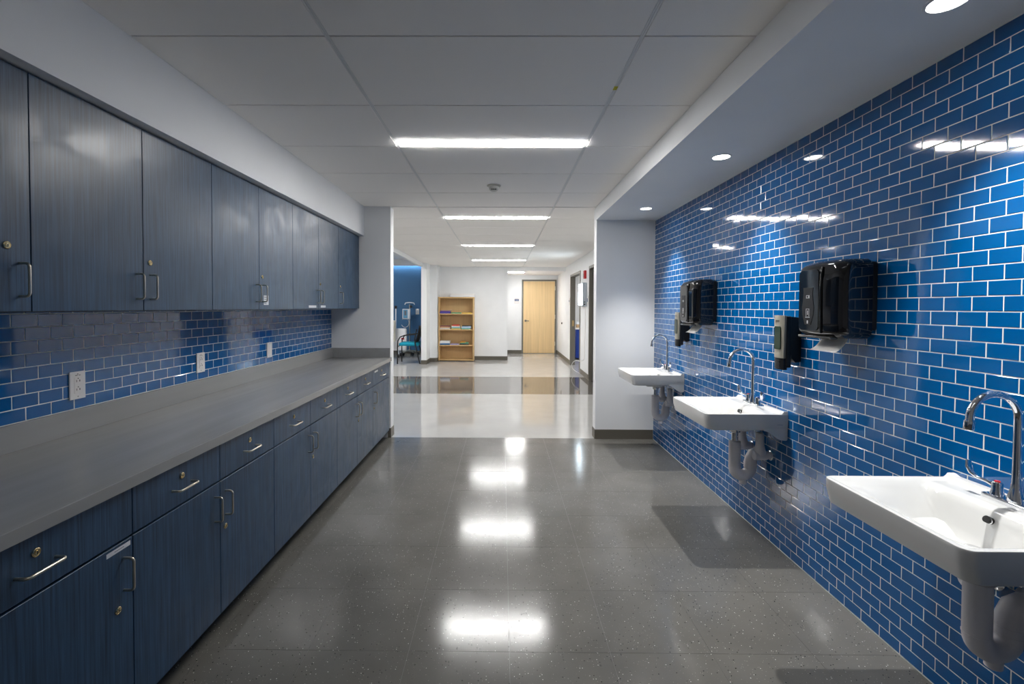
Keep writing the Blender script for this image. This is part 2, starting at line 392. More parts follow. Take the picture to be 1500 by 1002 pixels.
# ------------------------------------------------------------------ subway tiles
def tile_verts(w_, h_, ch=.0015, dep=.0062):
    """local: u along wall, v up, n out; face centre at n=0"""
    a, b = w_ / 2, h_ / 2
    fr = [(-a + ch, -b + ch, 0), (a - ch, -b + ch, 0), (a - ch, b - ch, 0), (-a + ch, b - ch, 0)]
    md = [(-a, -b, -ch * .55), (a, -b, -ch * .55), (a, b, -ch * .55), (-a, b, -ch * .55)]
    bk = [(-a, -b, -dep), (a, -b, -dep), (a, b, -dep), (-a, b, -dep)]
    V = fr + md + bk
    F = [(0, 1, 2, 3)]
    for i in range(4):
        j = (i + 1) % 4
        F.append((4 + i, 4 + j, j, i)); F.append((8 + i, 8 + j, 4 + j, 4 + i))
    return V, F
def tile_wall(parent, X, sgn, rows, pw, ph, ztop, yphase, ylo, yhi, zlo, front):
    """sgn=+1: face looks toward +x. Largest in view become objects, the rest one part."""
    jt = .0037
    cand = []
    for r in range(rows):
        z1 = ztop - r * ph; z0 = z1 - ph
        z0 = max(z0, zlo)
        if z1 - z0 < .012: continue
        off = yphase + (pw / 2 if r % 2 else 0)
        n0 = math.floor((ylo - off) / pw)
        n = n0
        while off + n * pw < yhi:
            a, b = max(off + n * pw, ylo), min(off + (n + 1) * pw, yhi); n += 1
            if b - a < .012: continue
            cs = [project(X, a, z0), project(X, b, z0), project(X, b, z1), project(X, a, z1)]
            area = 0
            if all(cs):
                cxp = sum(c[0] for c in cs) / 4; cyp = sum(c[1] for c in cs) / 4
                if -15 < cxp < 1515 and -15 < cyp < 1017 and not front((a + b) / 2, (z0 + z1) / 2, cxp, cyp):
                    area = abs(sum(cs[i][0] * cs[(i + 1) % 4][1] - cs[(i + 1) % 4][0] * cs[i][1] for i in range(4))) / 2
            cand.append((area, a, b, z0, z1))
    cand.sort(key=lambda c: -c[0])
    shared = {}
    restV, restF = [], []
    for i, (area, a, b, z0, z1) in enumerate(cand):
        w_, h_ = b - a - jt, z1 - z0 - jt
        V, F = tile_verts(w_, h_)
        c = Vector((X, (a + b) / 2, (z0 + z1) / 2))
        ry, rz = random.gauss(0, .0035), random.gauss(0, .0035)
        R = Matrix.Rotation(ry, 4, 'Y') @ Matrix.Rotation(rz, 4, 'Z')
        if sgn > 0: loc = [Vector((n_, u, v)) for u, v, n_ in V]; FF = F
        else: loc = [Vector((-n_, -u, v)) for u, v, n_ in V]; FF = F
        if area > 0 and i < 300:
            key = (round(w_, 4), round(h_, 4))
            if key not in shared:
                me = bpy.data.meshes.new('tile'); me.from_pydata([tuple(p) for p in loc], [], FF); me.materials.append(BLUE); shared[key] = me
            place('tile', shared[key], c, parent, (0, ry, rz))
        else:
            k = len(restV)
            restV += [tuple(c + R.to_3x3() @ p) for p in loc]; restF += [tuple(q + k for q in f) for f in FF]
    me = bpy.data.meshes.new('tiles'); me.from_pydata(restV, [], restF); me.materials.append(BLUE)
    o = bpy.data.objects.new('tiles', me); col.objects.link(o); o.parent = parent; o['kind'] = 'stuff'
def hid_r(y, z, px, py):
    for yc in (1.37, 2.81, 4.27):
        if False: return True
    return (1165 < px < 1255 and 395 < py < 495) or (1230 < px < 1500 and 715 < py < 840 and py < 700 + (px - 1215) * .5 + 60 and py > 715) 
tile_wall(wr, XR, -1, 45, .0993, .05088, 2.2925, 1.524, -1.2, YP - .002, .004, hid_r)
grout_l = None
tile_wall(wl, XL + .006, 1, 10, .0981, .0503, .949 + 9 * .0503, 1.7157, .85, YP - .002, .949, lambda y, z, px, py: z > 1.365)
bm = bbox(new_bm(), XL, XL + .0050, .845, YP, .93, 1.41); part('grout', bm, GROUT, wl)

# ------------------------------------------------------------------ cabinets
def pull_mesh(L=.102, proj=.032, r=.0042):
    """pull along local z, sticking out along +x"""
    bm = new_bm(); h = L / 2; c = .012
    pts = [(0, 0, -h)]
    pts += [(proj - c + c * math.sin(t), 0, -h + c - c * math.cos(t)) for t in [math.pi / 2 * i / 5 for i in range(6)]]
    pts += [(proj - c + c * math.cos(t), 0, h - c + c * math.sin(t)) for t in [math.pi / 2 * i / 5 for i in range(6)]]
    pts += [(0, 0, h)]
    btube(bm, pts, r, 10)
    return to_mesh(bm, 'pull', STEEL, 50)
PULL = pull_mesh()
def lock_mesh():
    bm = new_bm()
    n = 20; prof = [(.0115, 0), (.0115, .0025), (.009, .004), (.0085, .003), (.006, .003), (.0055, .0048), (.001, .005)]
    rings = [[bm.verts.new((z, r * math.cos(2 * math.pi * j / n), r * math.sin(2 * math.pi * j / n))) for j in range(n)] for r, z in prof]
    for a, b in zip(rings, rings[1:]):
        for j in range(n): bm.faces.new((a[j], a[(j + 1) % n], b[(j + 1) % n], b[j]))
    bm.faces.new(rings[-1])
    bbox(bm, .0040, .0056, -.0011, .0011, -.0042, .0042)
    me = to_mesh(bm, 'lock', BRASS, 40); me.materials.append(SLOT)
    for p in me.polygons:
        c = p.center
        if abs(c.y) < .0015 and abs(c.z) < .0045 and c.x > .0052: p.material_index = 1
    return me
LOCK = lock_mesh()
KEYH = to_mesh(bbox(new_bm(), .0045, .0055, -.0009, .0009, -.0042, .0042), 'keyway', SLOT)
def lock(x, y, z, parent):
    o = place('lock', LOCK, (x, y, z), parent)
    return o
PB = .457
GAP = .0018
XU, XLo = -1.495, -1.182
UD = [.843] + [1.453 + PB * i for i in range(7)] + [4.803]
def panel(name, xb, xf, y0, y1, z0, z1, parent):
    bm = bbox(new_bm(), xb, xf, y0 + GAP, y1 - GAP, z0 + GAP, z1 - GAP, bev=.0008)
    return part(name, bm, CAB, parent)
def sticker(y0, y1, z0, z1, xf, parent, lines=True):
    o = part('label_strip', bbox(new_bm(), xf, xf + .0006, y0, y1, z0, z1), LABEL, parent)
    if lines:
        bm = new_bm(); yy = y0 + (y1 - y0) * .32
        while yy < y0 + (y1 - y0) * .68:
            wv = random.uniform(.002, .004); bbox(bm, xf + .0006, xf + .0008, yy, yy + wv, (z0 + z1) / 2 - .0012, (z0 + z1) / 2 + .0012); yy += wv + .0015
        part('print', bm, INK, o)
    return o
ZU0, ZU1 = 1.362, 2.118
def upper(i0, i1, label, doors):
    y0, y1 = UD[i0], UD[i1]
    t = thing('wall_cabinet', (XL, (y0 + y1) / 2, ZU0), label, 'cabinet', 'wall cabinets over the counter')
    bm = bbox(new_bm(), XL + .0005, XU - .0205, y0 + .0005, y1 - .0005, ZU0, ZU1); part('body', bm, CAB if False else CABIN, t)
    part('bottom_panel', bbox(new_bm(), XL + .02, XU - .021, y0 + .001, y1 - .001, ZU0 - .001, ZU0), CAB, t)
    for (a, b, hs, lk) in doors:
        d = panel('door', XU - .019, XU, a, b, ZU0 + .001, ZU1, t)
        hy = a + .036 if hs < 0 else b - .036
        place('handle', PULL, (XU, hy, 1.463), d)
        if lk is not None: l = lock(XU, lk, 1.566, d)
        yield d
U = UD
us = []
def collect(*a): return list(upper(*a))
u0 = collect(0, 1, 'navy wall cabinet whose lock sits left above its handle, beside the smudged double doors', [(U[0], U[1], 1, U[1] - .072)])
u1 = collect(1, 3, 'navy double-door wall cabinet with pale smudges, directly above the first outlet of the counter', [(U[1], U[2], 1, None), (U[2], U[3], -1, U[2] + .036)])
u2 = collect(3, 5, 'navy double-door wall cabinet with a white notice stuck below its handles', [(U[3], U[4], 1, None), (U[4], U[5], -1, U[4] + .036)])
u3 = collect(5, 7, 'navy double-door wall cabinet with two white label strips along its bottom edge', [(U[5], U[6], 1, None), (U[6], U[7], -1, U[6] + .036)])
u4 = collect(7, 8, 'single-door navy wall cabinet touching the white wing wall', [(U[7], U[8], -1, U[7] + .05)])
# notice and label strips
nt_ = part('notice', bbox(new_bm(), XU, XU + .0006, U[4] + .052, U[4] + .112, 1.392, 1.452), LABEL, u2[1])
bm = new_bm()
for q in range(4): bbox(bm, XU + .0006, XU + .0008, U[4] + .058, U[4] + .085 + .012 * (q % 2), 1.400 + q * .013, 1.403 + q * .013)
part('print', bm, INK, nt_)
sticker(U[6] - .19, U[6] - .045, 1.374, 1.392, XU, u3[0], False)
sticker(U[6] + .045, U[6] + .15, 1.374, 1.392, XU, u3[1], False)
# filler against the wing wall
ZT0, ZT1 = .8115, .850
def lower(i0, i1, label, drawers, doors):
    y0, y1 = UD[i0], UD[i1]
    t = thing('base_cabinet', (XL, (y0 + y1) / 2, 0), label, 'cabinet', 'base cabinets under the counter')
    part('body', bbox(new_bm(), XL + .0005, XLo - .0205, y0 + .0005, y1 - .0005, .083, ZT0 - .0015), CABIN, t)
    part('toe_kick', bbox(new_bm(), XL + .0005, XLo - .075, y0 + .0005, y1 - .0005, .0005, .083), TOE, t)
    D, O = [], []
    for a, b in drawers:
        d = panel('drawer', XLo - .019, XLo, a, b, .6525, .806, t)
        yc = (a + b) / 2
        place('handle', PULL, (XLo, yc, .718), d, (math.pi / 2, 0, 0)); lock(XLo, yc, .757, d); D.append(d)
    for a, b, hs, lk in doors:
        d = panel('door', XLo - .019, XLo, a, b, .083, .6485, t)
        hy = a + .036 if hs < 0 else b - .036
        place('handle', PULL, (XLo, hy, .5435), d)
        if lk is not None: lock(XLo, lk, .443, d)
        O.append(d)
    return D, O
l0 = lower(0, 1, 'navy base cabinet with a long white label strip on its door', [(U[0], U[1])], [(U[0], U[1], 1, U[1] - .06)])
l1 = lower(1, 3, 'navy two-drawer base cabinet next to the cabinet with the long door label', [(U[1], U[2]), (U[2], U[3])], [(U[1], U[2], 1, None), (U[2], U[3], -1, U[2] + .034)])
l2 = lower(3, 5, 'middle navy two-drawer base cabinet, between two others just like it', [(U[3], U[4]), (U[4], U[5])], [(U[3], U[4], 1, None), (U[4], U[5], -1, U[4] + .034)])
l3 = lower(5, 7, 'navy two-drawer base cabinet next to the end cabinet by the wing wall', [(U[5], U[6]), (U[6], U[7])], [(U[5], U[6], 1, None), (U[6], U[7], -1, U[6] + .034)])
l4 = lower(7, 8, 'single-drawer navy base cabinet touching the wing wall, small white label on its drawer', [(U[7], U[8])], [(U[7], U[8], -1, U[7] + .04)])
sticker(U[1] - .098, U[1] - .010, .6235, .6375, XLo, l0[1][0])
sticker(U[7] + .06, U[7] + .17, .768, .785, XLo, l4[0][0], False)
# worktop
t = thing('countertop', (XL, 2.83, ZT0), 'long grey solid-surface countertop with low upstand along the blue tiles', 'countertop')
part('slab', bbox(new_bm(), XL + .001, -1.160, .823, YP - .001, ZT0, ZT1, bev=.002, seg=2), COUNTER, t)
part('backsplash', bbox(new_bm(), XL + .007, XL + .026, .823, YP - .0205, ZT1, .9485, bev=.0015), COUNTER, t)
part('side_splash', bbox(new_bm(), XL + .007, -1.176, YP - .020, YP - .001, ZT1, .9485, bev=.0015), COUNTER, t)

# ------------------------------------------------------------------ outlets on the backsplash
def outlet(yc, label, slots):
    x = XL + .0065; zc = 1.048
    t = thing('wall_outlet', (x, yc, zc - .058), label, 'outlet', 'white wall plates over the counter')
    pl = part('cover_plate', bbox(new_bm(), x, x + .006, yc - .036, yc + .036, zc - .058, zc + .058, bev=.002, seg=2), PLATE, t)
    part('receptacle', bbox(new_bm(), x + .006, x + .0075, yc - .017, yc + .017, zc - .034, zc + .034, bev=.0006), PLATE, t)
    if slots:
        for dz in (.019, -.017):
            for q in ((-.008, -.0055, -.005, .004), (.005, .009, -.004, .004), (-.0022, .0022, .008, .012)):
                part('socket_hole', bbox(new_bm(), x + .0072, x + .0078, yc + q[0], yc + q[1], zc + dz + q[2], zc + dz + q[3]), SLOT, pl)
        for q in ((-.012, -.001), (.004, .012)): part('indicator', bbox(new_bm(), x + .0058, x + .0064, yc + q[0], yc + q[1], zc + .041, zc + .0435), SLOT, pl)
    for q in (-.047, .0475): part('screw', bbox(new_bm(), x + .0058, x + .0064, yc - .002, yc + .002, zc + q - .002, zc + q + .002), SLOT, pl)
outlet(1.922, 'white double outlet below the smudged wall cabinet', True)
outlet(2.716, 'white double outlet below the joint of two double-door cabinets, between the other two plates', True)
outlet(3.525, 'white wall plate without sockets over the counter, closest to the wing wall', False)

# ------------------------------------------------------------------ sinks
def sstep(a, b, x):
    t = max(0, min(1, (x - a) / (b - a))); return t * t * (3 - 2 * t)
def basin_mesh():
    """local origin: on the wall (x=0), y centre, z = rim; basin towards -x"""
    bm = new_bm(); N = 64; M = 64
    dep, hw = .455, .25
    rim = []
    def rr(u, v):
        x = -dep * u; y = hw * (2 * v - 1)
        # round the two front corners
        r = .030
        ax = -x - (dep - r); ay = abs(y) - (hw - r)
        if ax > 0 and ay > 0:
            m_ = max(ax, ay); l = math.hypot(ax, ay); k = m_ / l if l else 1
            x = -((dep - r) + ax * k); y = math.copysign((hw - r) + ay * k, y)
        return x, y
    def hz(x, y):
        d = -x; ey = hw - abs(y); ef = dep - d
        lip = .006 * (1 - sstep(.010, .024, min(ey, ef)))
        led = .014 * (1 - sstep(.020, .034, d))
        # bowl
        sx = sstep(.118, .150, d) * (1 - sstep(.15, .44, d) * 1.0)
        back = sstep(.118, .155, d)
        sy = sstep(.018, .135, ey)
        plate = .012 * sstep(.012, .05, min(ey, ef)) * sstep(.10, .13, d)
        bowl = .115 * back * (1 - sstep(.19, .43, d)) * sy
        return lip + led - plate - bowl - .006
    grid = [[None] * (M + 1) for _ in range(N + 1)]
    for i in range(N + 1):
        for j in range(M + 1):
            x, y = rr(i / N, j / M); grid[i][j] = bm.verts.new((x, y, hz(x, y)))
    for i in range(N):
        for j in range(M): bm.faces.new((grid[i][j], grid[i + 1][j], grid[i + 1][j + 1], grid[i][j + 1]))
    per = [grid[i][0] for i in range(N + 1)] + [grid[N][j] for j in range(1, M + 1)] + [grid[i][M] for i in range(N - 1, -1, -1)]
    def off(v, inset, z, fr):
        x, y = v.co.x, v.co.y
        sx = (dep - inset - fr) / dep; sy = (hw - inset) / hw
        return (x * sx, y * sy, z)
    levels = [(-.003, -.0015, 0), (-.0045, -.007, 0), (-.004, -.04, .002), (-.001, -.085, .010), (.006, -.0925, .018), (.016, -.0955, .030)]
    prev = per
    for ins, z, fr in levels:
        cur = [bm.verts.new(off(v, ins, z, fr)) for v in per]
        for a in range(len(per) - 1): bm.faces.new((prev[a], prev[a + 1], cur[a + 1], cur[a]))
        prev = cur
    # underside: bulge down around the bowl
    rings = [(.55, -.105), (.35, -.13), (.18, -.135)]
    cx, cy = -.19, 0
    base = prev
    for k, z in rings:
        cur = [bm.verts.new((cx + (v.co.x - cx) * k, cy + (v.co.y - cy) * k, z)) for v in base]
        for a in range(len(base) - 1): bm.faces.new((prev[a], prev[a + 1], cur[a + 1], cur[a]))
        prev = cur
    bm.faces.new(prev)
    # side wings that run down to the wall
    for s in (-1, 1):
        prof = [(-.001, -.08), (-.13, -.08), (-.13, -.0945)] + [(-.13 + .10 * t_, -.0945 - .052 * sstep(0, 1, t_)) for t_ in [q / 8 for q in range(1, 9)]] + [(-.012, -.148), (-.004, -.146), (-.001, -.14)]
        y0, y1 = (hw - .0165, hw + .003) if s > 0 else (-hw - .003, -hw + .0165)
        bprism(bm, prof, 'y', y0, y1)
    me = to_mesh(bm, 'basin', PORC, 45)
    return me
BASIN = basin_mesh()
ZR = .795
def lbtube(pts, r, n=14): return btube(new_bm(), pts, r, n)
def build_sink(yc, label):
    t = thing('wall_sink', (XR - .001, yc, ZR - .148), label, 'sink', 'wall-hung sinks along the blue tiles')
    X = XR - .001
    bs_ = place('basin', BASIN, (X, yc, ZR), t)
    # overflow hole in the bowl's back slope
    bm = bcyl(new_bm(), (X - .132, yc, ZR - .043), (X - .146, yc, ZR - .036), .0105, 18); part('overflow_hole', bm, SLOT, bs_)
    bm = new_bm(); btube(bm, [(X - .1405 + .0003 * 0, yc + .0115 * math.cos(a), ZR - .0395 + .0115 * math.sin(a) * .9) for a in [2 * math.pi * q / 20 for q in range(21)]], .0016, 6); part('overflow_ring', bm, CHROME, bs_)
    part('drain', blathe(new_bm(), X - .185, yc, [(.0, ZR - .122), (.024, ZR - .1225), (.030, ZR - .127), (.030, ZR - .133)], 20), CHROME, bs_)
    part('brand_mark', bbox(new_bm(), X - .060, X - .030, yc - .2549, yc - .2541, ZR - .062, ZR - .057), mat('pale_blue_print', (.42, .44, .48), .5), bs_)
    # faucet
    fx = X - .058; z0 = ZR + .0005
    fc = part('faucet', bbox(new_bm(), fx - .024, fx + .024, yc - .082, yc + .082, z0 - .010, z0 + .016, bev=.006, seg=3), CHROME, t, 40)
    pts = [(fx, yc, z0 + .014), (fx, yc, z0 + .03), (fx, yc, z0 + .10), (fx, yc, z0 + .26)]
    R = .072; zc_ = z0 + .265
    pts += [(fx - R + R * math.cos(a), yc, zc_ + R * math.sin(a)) for a in [math.radians(10 + q * 11.5) for q in range(16)]]
    last = pts[-1]
    rads = [.017, .0135, .0110] + [.0102] * (len(pts) - 3)
    part('spout', btube(new_bm(), pts, rads, 16), CHROME, fc, 50)
    d = Vector((-.10, 0, -1)).normalized(); p = Vector(last)
    part('aerator', btube(new_bm(), [p, p + d * .004, p + d * .0045, p + d * .030, p + d * .033], [.0105, .0105, .0128, .0128, .011], 16), CHROME, fc, 50)
    part('collar', blathe(new_bm(), fx, yc, [(.021, z0 + .014), (.020, z0 + .026), (.014, z0 + .052), (.0115, z0 + .075)], 18), CHROME, fc, 50)
    for s in (-1, 1):
        hy = yc + s * .053
        part('valve_hub', blathe(new_bm(), fx, hy, [(.018, z0 + .014), (.0165, z0 + .022), (.0135, z0 + .03), (.0135, z0 + .052), (.011, z0 + .056), (.001, z0 + .057)], 16), CHROME, fc, 50)
        part('temperature_dot', blathe(new_bm(), fx, hy, [(.0075, z0 + .0565), (.0075, z0 + .0585), (.001, z0 + .059)], 12), RED if s > 0 else mat('cold_blue', (.05, .1, .4), .4), fc)
        # wrist-blade lever
        bm = new_bm()
        path = [(0, .010, .042), (-.004, .030, .048), (-.010, .052, .052), (-.014, .066, .062), (-.016, .072, .080), (-.016, .074, .100)]
        wd = [.006, .0055, .0065, .009, .012, .009]; th = [.006, .005, .0045, .004, .0035, .003]
        prev = None
        for (px, py, pz), w_, h_ in zip(path, wd, th):
            c = Vector((fx + px, hy + s * py, z0 + pz)); 
            i_ = path.index((px, py, pz)); q0 = Vector(path[max(0, i_ - 1)]); q1 = Vector(path[min(len(path) - 1, i_ + 1)])
            dd = (q1 - q0); dd.y *= s; dd.normalize(); side = Vector((1, 0, 0)); side = (side - dd * side.dot(dd)).normalized(); nn = dd.cross(side)
            ring = [bm.verts.new(c + side * w_ * math.cos(a) + nn * h_ * math.sin(a)) for a in [2 * math.pi * q / 12 for q in range(12)]]
            if prev:
                for j in range(12): bm.faces.new((prev[j], prev[(j + 1) % 12], ring[(j + 1) % 12], ring[j]))
            else: bm.faces.new(ring)
            prev = ring
        bm.faces.new(prev)
        part('lever', bm, CHROME, fc, 60)
    # trap
    tx = X - .165; ux = tx + .096; rr_ = .034
    zt = ZR - .225; zb = ZR - .385
    part('tailpiece', btube(new_bm(), [(tx, yc, ZR - .13), (tx, yc, ZR - .165), (tx, yc, ZR - .17), (tx, yc, zt)], [.033, .030, .019, .019], 18), CHROME, t, 40)
    tr = part('trap', btube(new_bm(), [(tx, yc, zt + .004), (tx, yc, zt), (tx, yc, zb)] + [((tx + ux) / 2 - .048 * math.cos(a), yc, zb - .048 * math.sin(a)) for a in [math.pi * q / 12 for q in range(1, 12)]] + [(ux, yc, zb), (ux, yc, zb + .03), (ux + .004, yc, zb + .055), (ux + .018, yc, zb + .082), (ux + .04, yc, zb + .092), (X + .0, yc, zb + .092)],
                                  [.026, rr_, rr_] + [rr_] * 11 + [.036, .036, .034, .034, .032, .030], 20), PIPE, t, 50)
    part('clean_out_cap', blathe(new_bm(), (tx + ux) / 2 + .004, yc, [(.022, zb - .066), (.021, zb - .098), (.014, zb - .103)], 16), PIPE, tr, 50)
    for zz, xx in ((zb + .002, tx), (zb + .004, ux), (zb + .028, ux)):
        part('joint_ring', btube(new_bm(), [(xx, yc, zz - .0015), (xx, yc, zz + .0015)], rr_ + (.0012 if xx == tx else .0032), 20), PIPE, tr)
    part('wall_flange', btube(new_bm(), [(X + .0005, yc, zb + .092), (X - .006, yc, zb + .092), (X - .012, yc, zb + .092)], [.046, .046, .036], 20), CHROME, t, 40)
    for s in (-1, 1):
        sy = yc + s * .10; sx = X - .068; sz = ZR - .275
        sc = part('supply_cover', btube(new_bm(), [(sx, sy, ZR - .145), (sx, sy, ZR - .15), (sx, sy, sz + .06), (sx + .001, sy, sz + .025), (sx + .002, sy, sz - .005)], [.018, .0215, .023, .030, .031], 18), PIPE, t, 50)
        part('valve_cover', btube(new_bm(), [(sx - .036, sy, sz - .004), (sx - .034, sy, sz - .004), (sx - .004, sy, sz - .004), (sx + .03, sy, sz - .004), (X - .012, sy, sz - .004)], [.024, .027, .028, .028, .019], 18), PIPE, sc, 50)
        part('wall_flange', btube(new_bm(), [(X + .0005, sy, sz - .004), (X - .008, sy, sz - .004), (X - .013, sy, sz - .004)], [.030, .030, .022], 18), CHROME, t, 40)
    return t
build_sink(4.27, 'white wall-hung sink beside the white wing wall')
build_sink(2.81, 'middle white wall-hung sink, standing between the two other sinks')
build_sink(1.37, 'white wall-hung sink furthest from the wing wall, with no dispenser above it')

# ------------------------------------------------------------------ paper towel dispensers
def build_towel(y0, label):
    X = XR - .0015; wY = .30; z0, z1 = 1.255, 1.598; yc = y0 + wY / 2
    t = thing('towel_dispenser', (X, yc, z0), label, 'dispenser', 'paper towel dispensers on the tiles')
    part('back_plate', bbox(new_bm(), X - .05, X, y0 + .012, y0 + wY - .012, z0 + .035, z1 - .012, bev=.012, seg=3), BLACKM, t, 40)
    # cover: side profile with sloping top, rounded vertical front edges
    bm = new_bm(); N = 40; prev = None
    def section(k):
        # plan outline at height fraction k (0 bottom .. 1 top)
        z = z0 + (z1 - z0) * k
        edge = min(k, 1 - k)
        ins = .030 * (1 - min(1, edge / .09)) ** 2
        depth = .175 - .004 * (2 * k - 1) ** 2 - .018 * max(0, k - .75) * 2
        hw_ = wY / 2 - ins
        r = .052
        pts = [(X - .035, yc - hw_)]
        xf = X - depth + ins
        pts += [(xf + r - r * math.sin(a), yc - hw_ + r - r * math.cos(a)) for a in [math.pi / 2 * q / 8 for q in range(9)]]
        pts += [(xf - .007 * math.sin(math.pi * q / 8), yc - hw_ + r + (2 * hw_ - 2 * r) * q / 8) for q in range(1, 8)]
        pts += [(xf + r - r * math.cos(a), yc + hw_ - r + r * math.sin(a)) for a in [math.pi / 2 * q / 8 for q in range(9)]]
        pts += [(X - .035, yc + hw_)]
        return [(x, y, z) for x, y in pts]
    ks = [0, .008, .02, .04, .065, .09, .2, .4, .6, .75, .82, .88, .92, .945, .965, .98, .993, 1]
    rings = [[bm.verts.new(p) for p in section(k)] for k in ks]
    for a, b in zip(rings, rings[1:]):
        n = len(a)
        for j in range(n): bm.faces.new((a[j], a[(j + 1) % n], b[(j + 1) % n], b[j]))
    bm.faces.new(list(reversed(rings[0]))); bm.faces.new(rings[-1])
    cv = part('cover', bm, BLACKG, t, 50)
    xf = X - .1835
    # ribs framing the front window
    part('front_rib', btube(new_bm(), [(xf + .006, y0 + .104, z0 + .02), (xf + .0025, y0 + .104, z0 + .05), (xf + .001, y0 + .104, z0 + .17), (xf + .004, y0 + .104, z0 + .28), (xf + .009, y0 + .104, z0 + .315)], [.004, .0055, .0055, .0055, .003], 10), BLACKG, cv, 60)
    wa, wb, za, zb_, rc = y0 + .118, y0 + wY - .050, z0 + .030, z0 + .305, .022
    rect = [(wa + rc - rc * math.cos(q), za + rc - rc * math.sin(q)) for q in [math.pi / 2 * i / 5 for i in range(6)]] + [(wb - rc + rc * math.sin(q), za + rc - rc * math.cos(q)) for q in [math.pi / 2 * i / 5 for i in range(6)]] + [(wb - rc + rc * math.cos(q), zb_ - rc + rc * math.sin(q)) for q in [math.pi / 2 * i / 5 for i in range(6)]] + [(wa + rc - rc * math.sin(q), zb_ - rc + rc * math.cos(q)) for q in [math.pi / 2 * i / 5 for i in range(6)]]
    part('front_window', bprism(new_bm(), rect, 'x', xf + .0005, xf + .012), mat('smoked_window', (.012, .013, .014), .04, coat=.6), cv, 30)
    # bottle shaped grey panel with small print
    yw = y0 + .185
    out = []
    for z, h in ((z0 + .055, .020), (z0 + .10, .036), (z0 + .135, .040), (z0 + .165, .034), (z0 + .20, .030), (z0 + .225, .034)): out.append((h, z))
    prof = [(yw - h, z) for h, z in out] + [(yw + h, z) for h, z in reversed(out)]
    pn = part('bottle_panel', bprism(new_bm(), prof, 'x', xf - .0012, xf + .004), SMOKE, cv)
    bm = new_bm(); xx0, xx1 = xf - .0019, xf - .0011
    bbox(bm, xx0, xx1, yw - .012, yw - .003, z0 + .176, z0 + .190); bbox(bm, xx0, xx1, yw - .001, yw + .011, z0 + .176, z0 + .179); bbox(bm, xx0, xx1, yw + .008, yw + .011, z0 + .179, z0 + .190); bbox(bm, xx0, xx1, yw - .001, yw + .011, z0 + .1875, z0 + .190)
    bbox(bm, xx0, xx1, yw - .002, yw + .002, z0 + .100, z0 + .120)
    for a, b, c, d in ((-.011, -.009, .094, .128), (.009, .011, .094, .128), (-.009, .009, .126, .128), (-.015, .015, .088, .091)): bbox(bm, xx0, xx1, yw + a, yw + b, z0 + c, z0 + d)
    part('print', bm, WHITEP, pn)
    part('slot_mark', bbox(new_bm(), xx0, xx1, yw - .004, yw + .004, z0 + .060, z0 + .074, bev=.0002), WHITEP, pn)
    part('bottom_lip', bbox(new_bm(), xf + .012, xf + .05, y0 + .06, y0 + wY - .028, z0 - .006, z0 + .006, bev=.004, seg=2), mat('grey_gloss_plastic', (.10, .10, .10), .15), cv, 40)
    # paper sheet hanging out
    bm = new_bm(); rows = 8; prev = None
    for q in range(rows + 1):
        s = q / rows; x = X - .085 - .070 * s ** 1.3; z = z0 + .012 - .075 * math.sin(s * 1.35)
        ring = [bm.verts.new((x + .002 * math.sin(v * 3), y0 + .062 + .16 * v - .012 * s, z)) for v in [i / 10 for i in range(11)]]
        if prev:
            for j in range(10): bm.faces.new((prev[j], prev[j + 1], ring[j + 1], ring[j]))
        prev = ring
    o = part('paper_towel', bm, PAPER, t, 60)
    so_ = o.modifiers.new('thickness', 'SOLIDIFY'); so_.thickness = .0008
build_towel(1.945, 'black paper towel dispenser with grey bottle panel on its front, above the middle sink')
build_towel(3.405, 'black paper towel dispenser closest to the white wing wall')

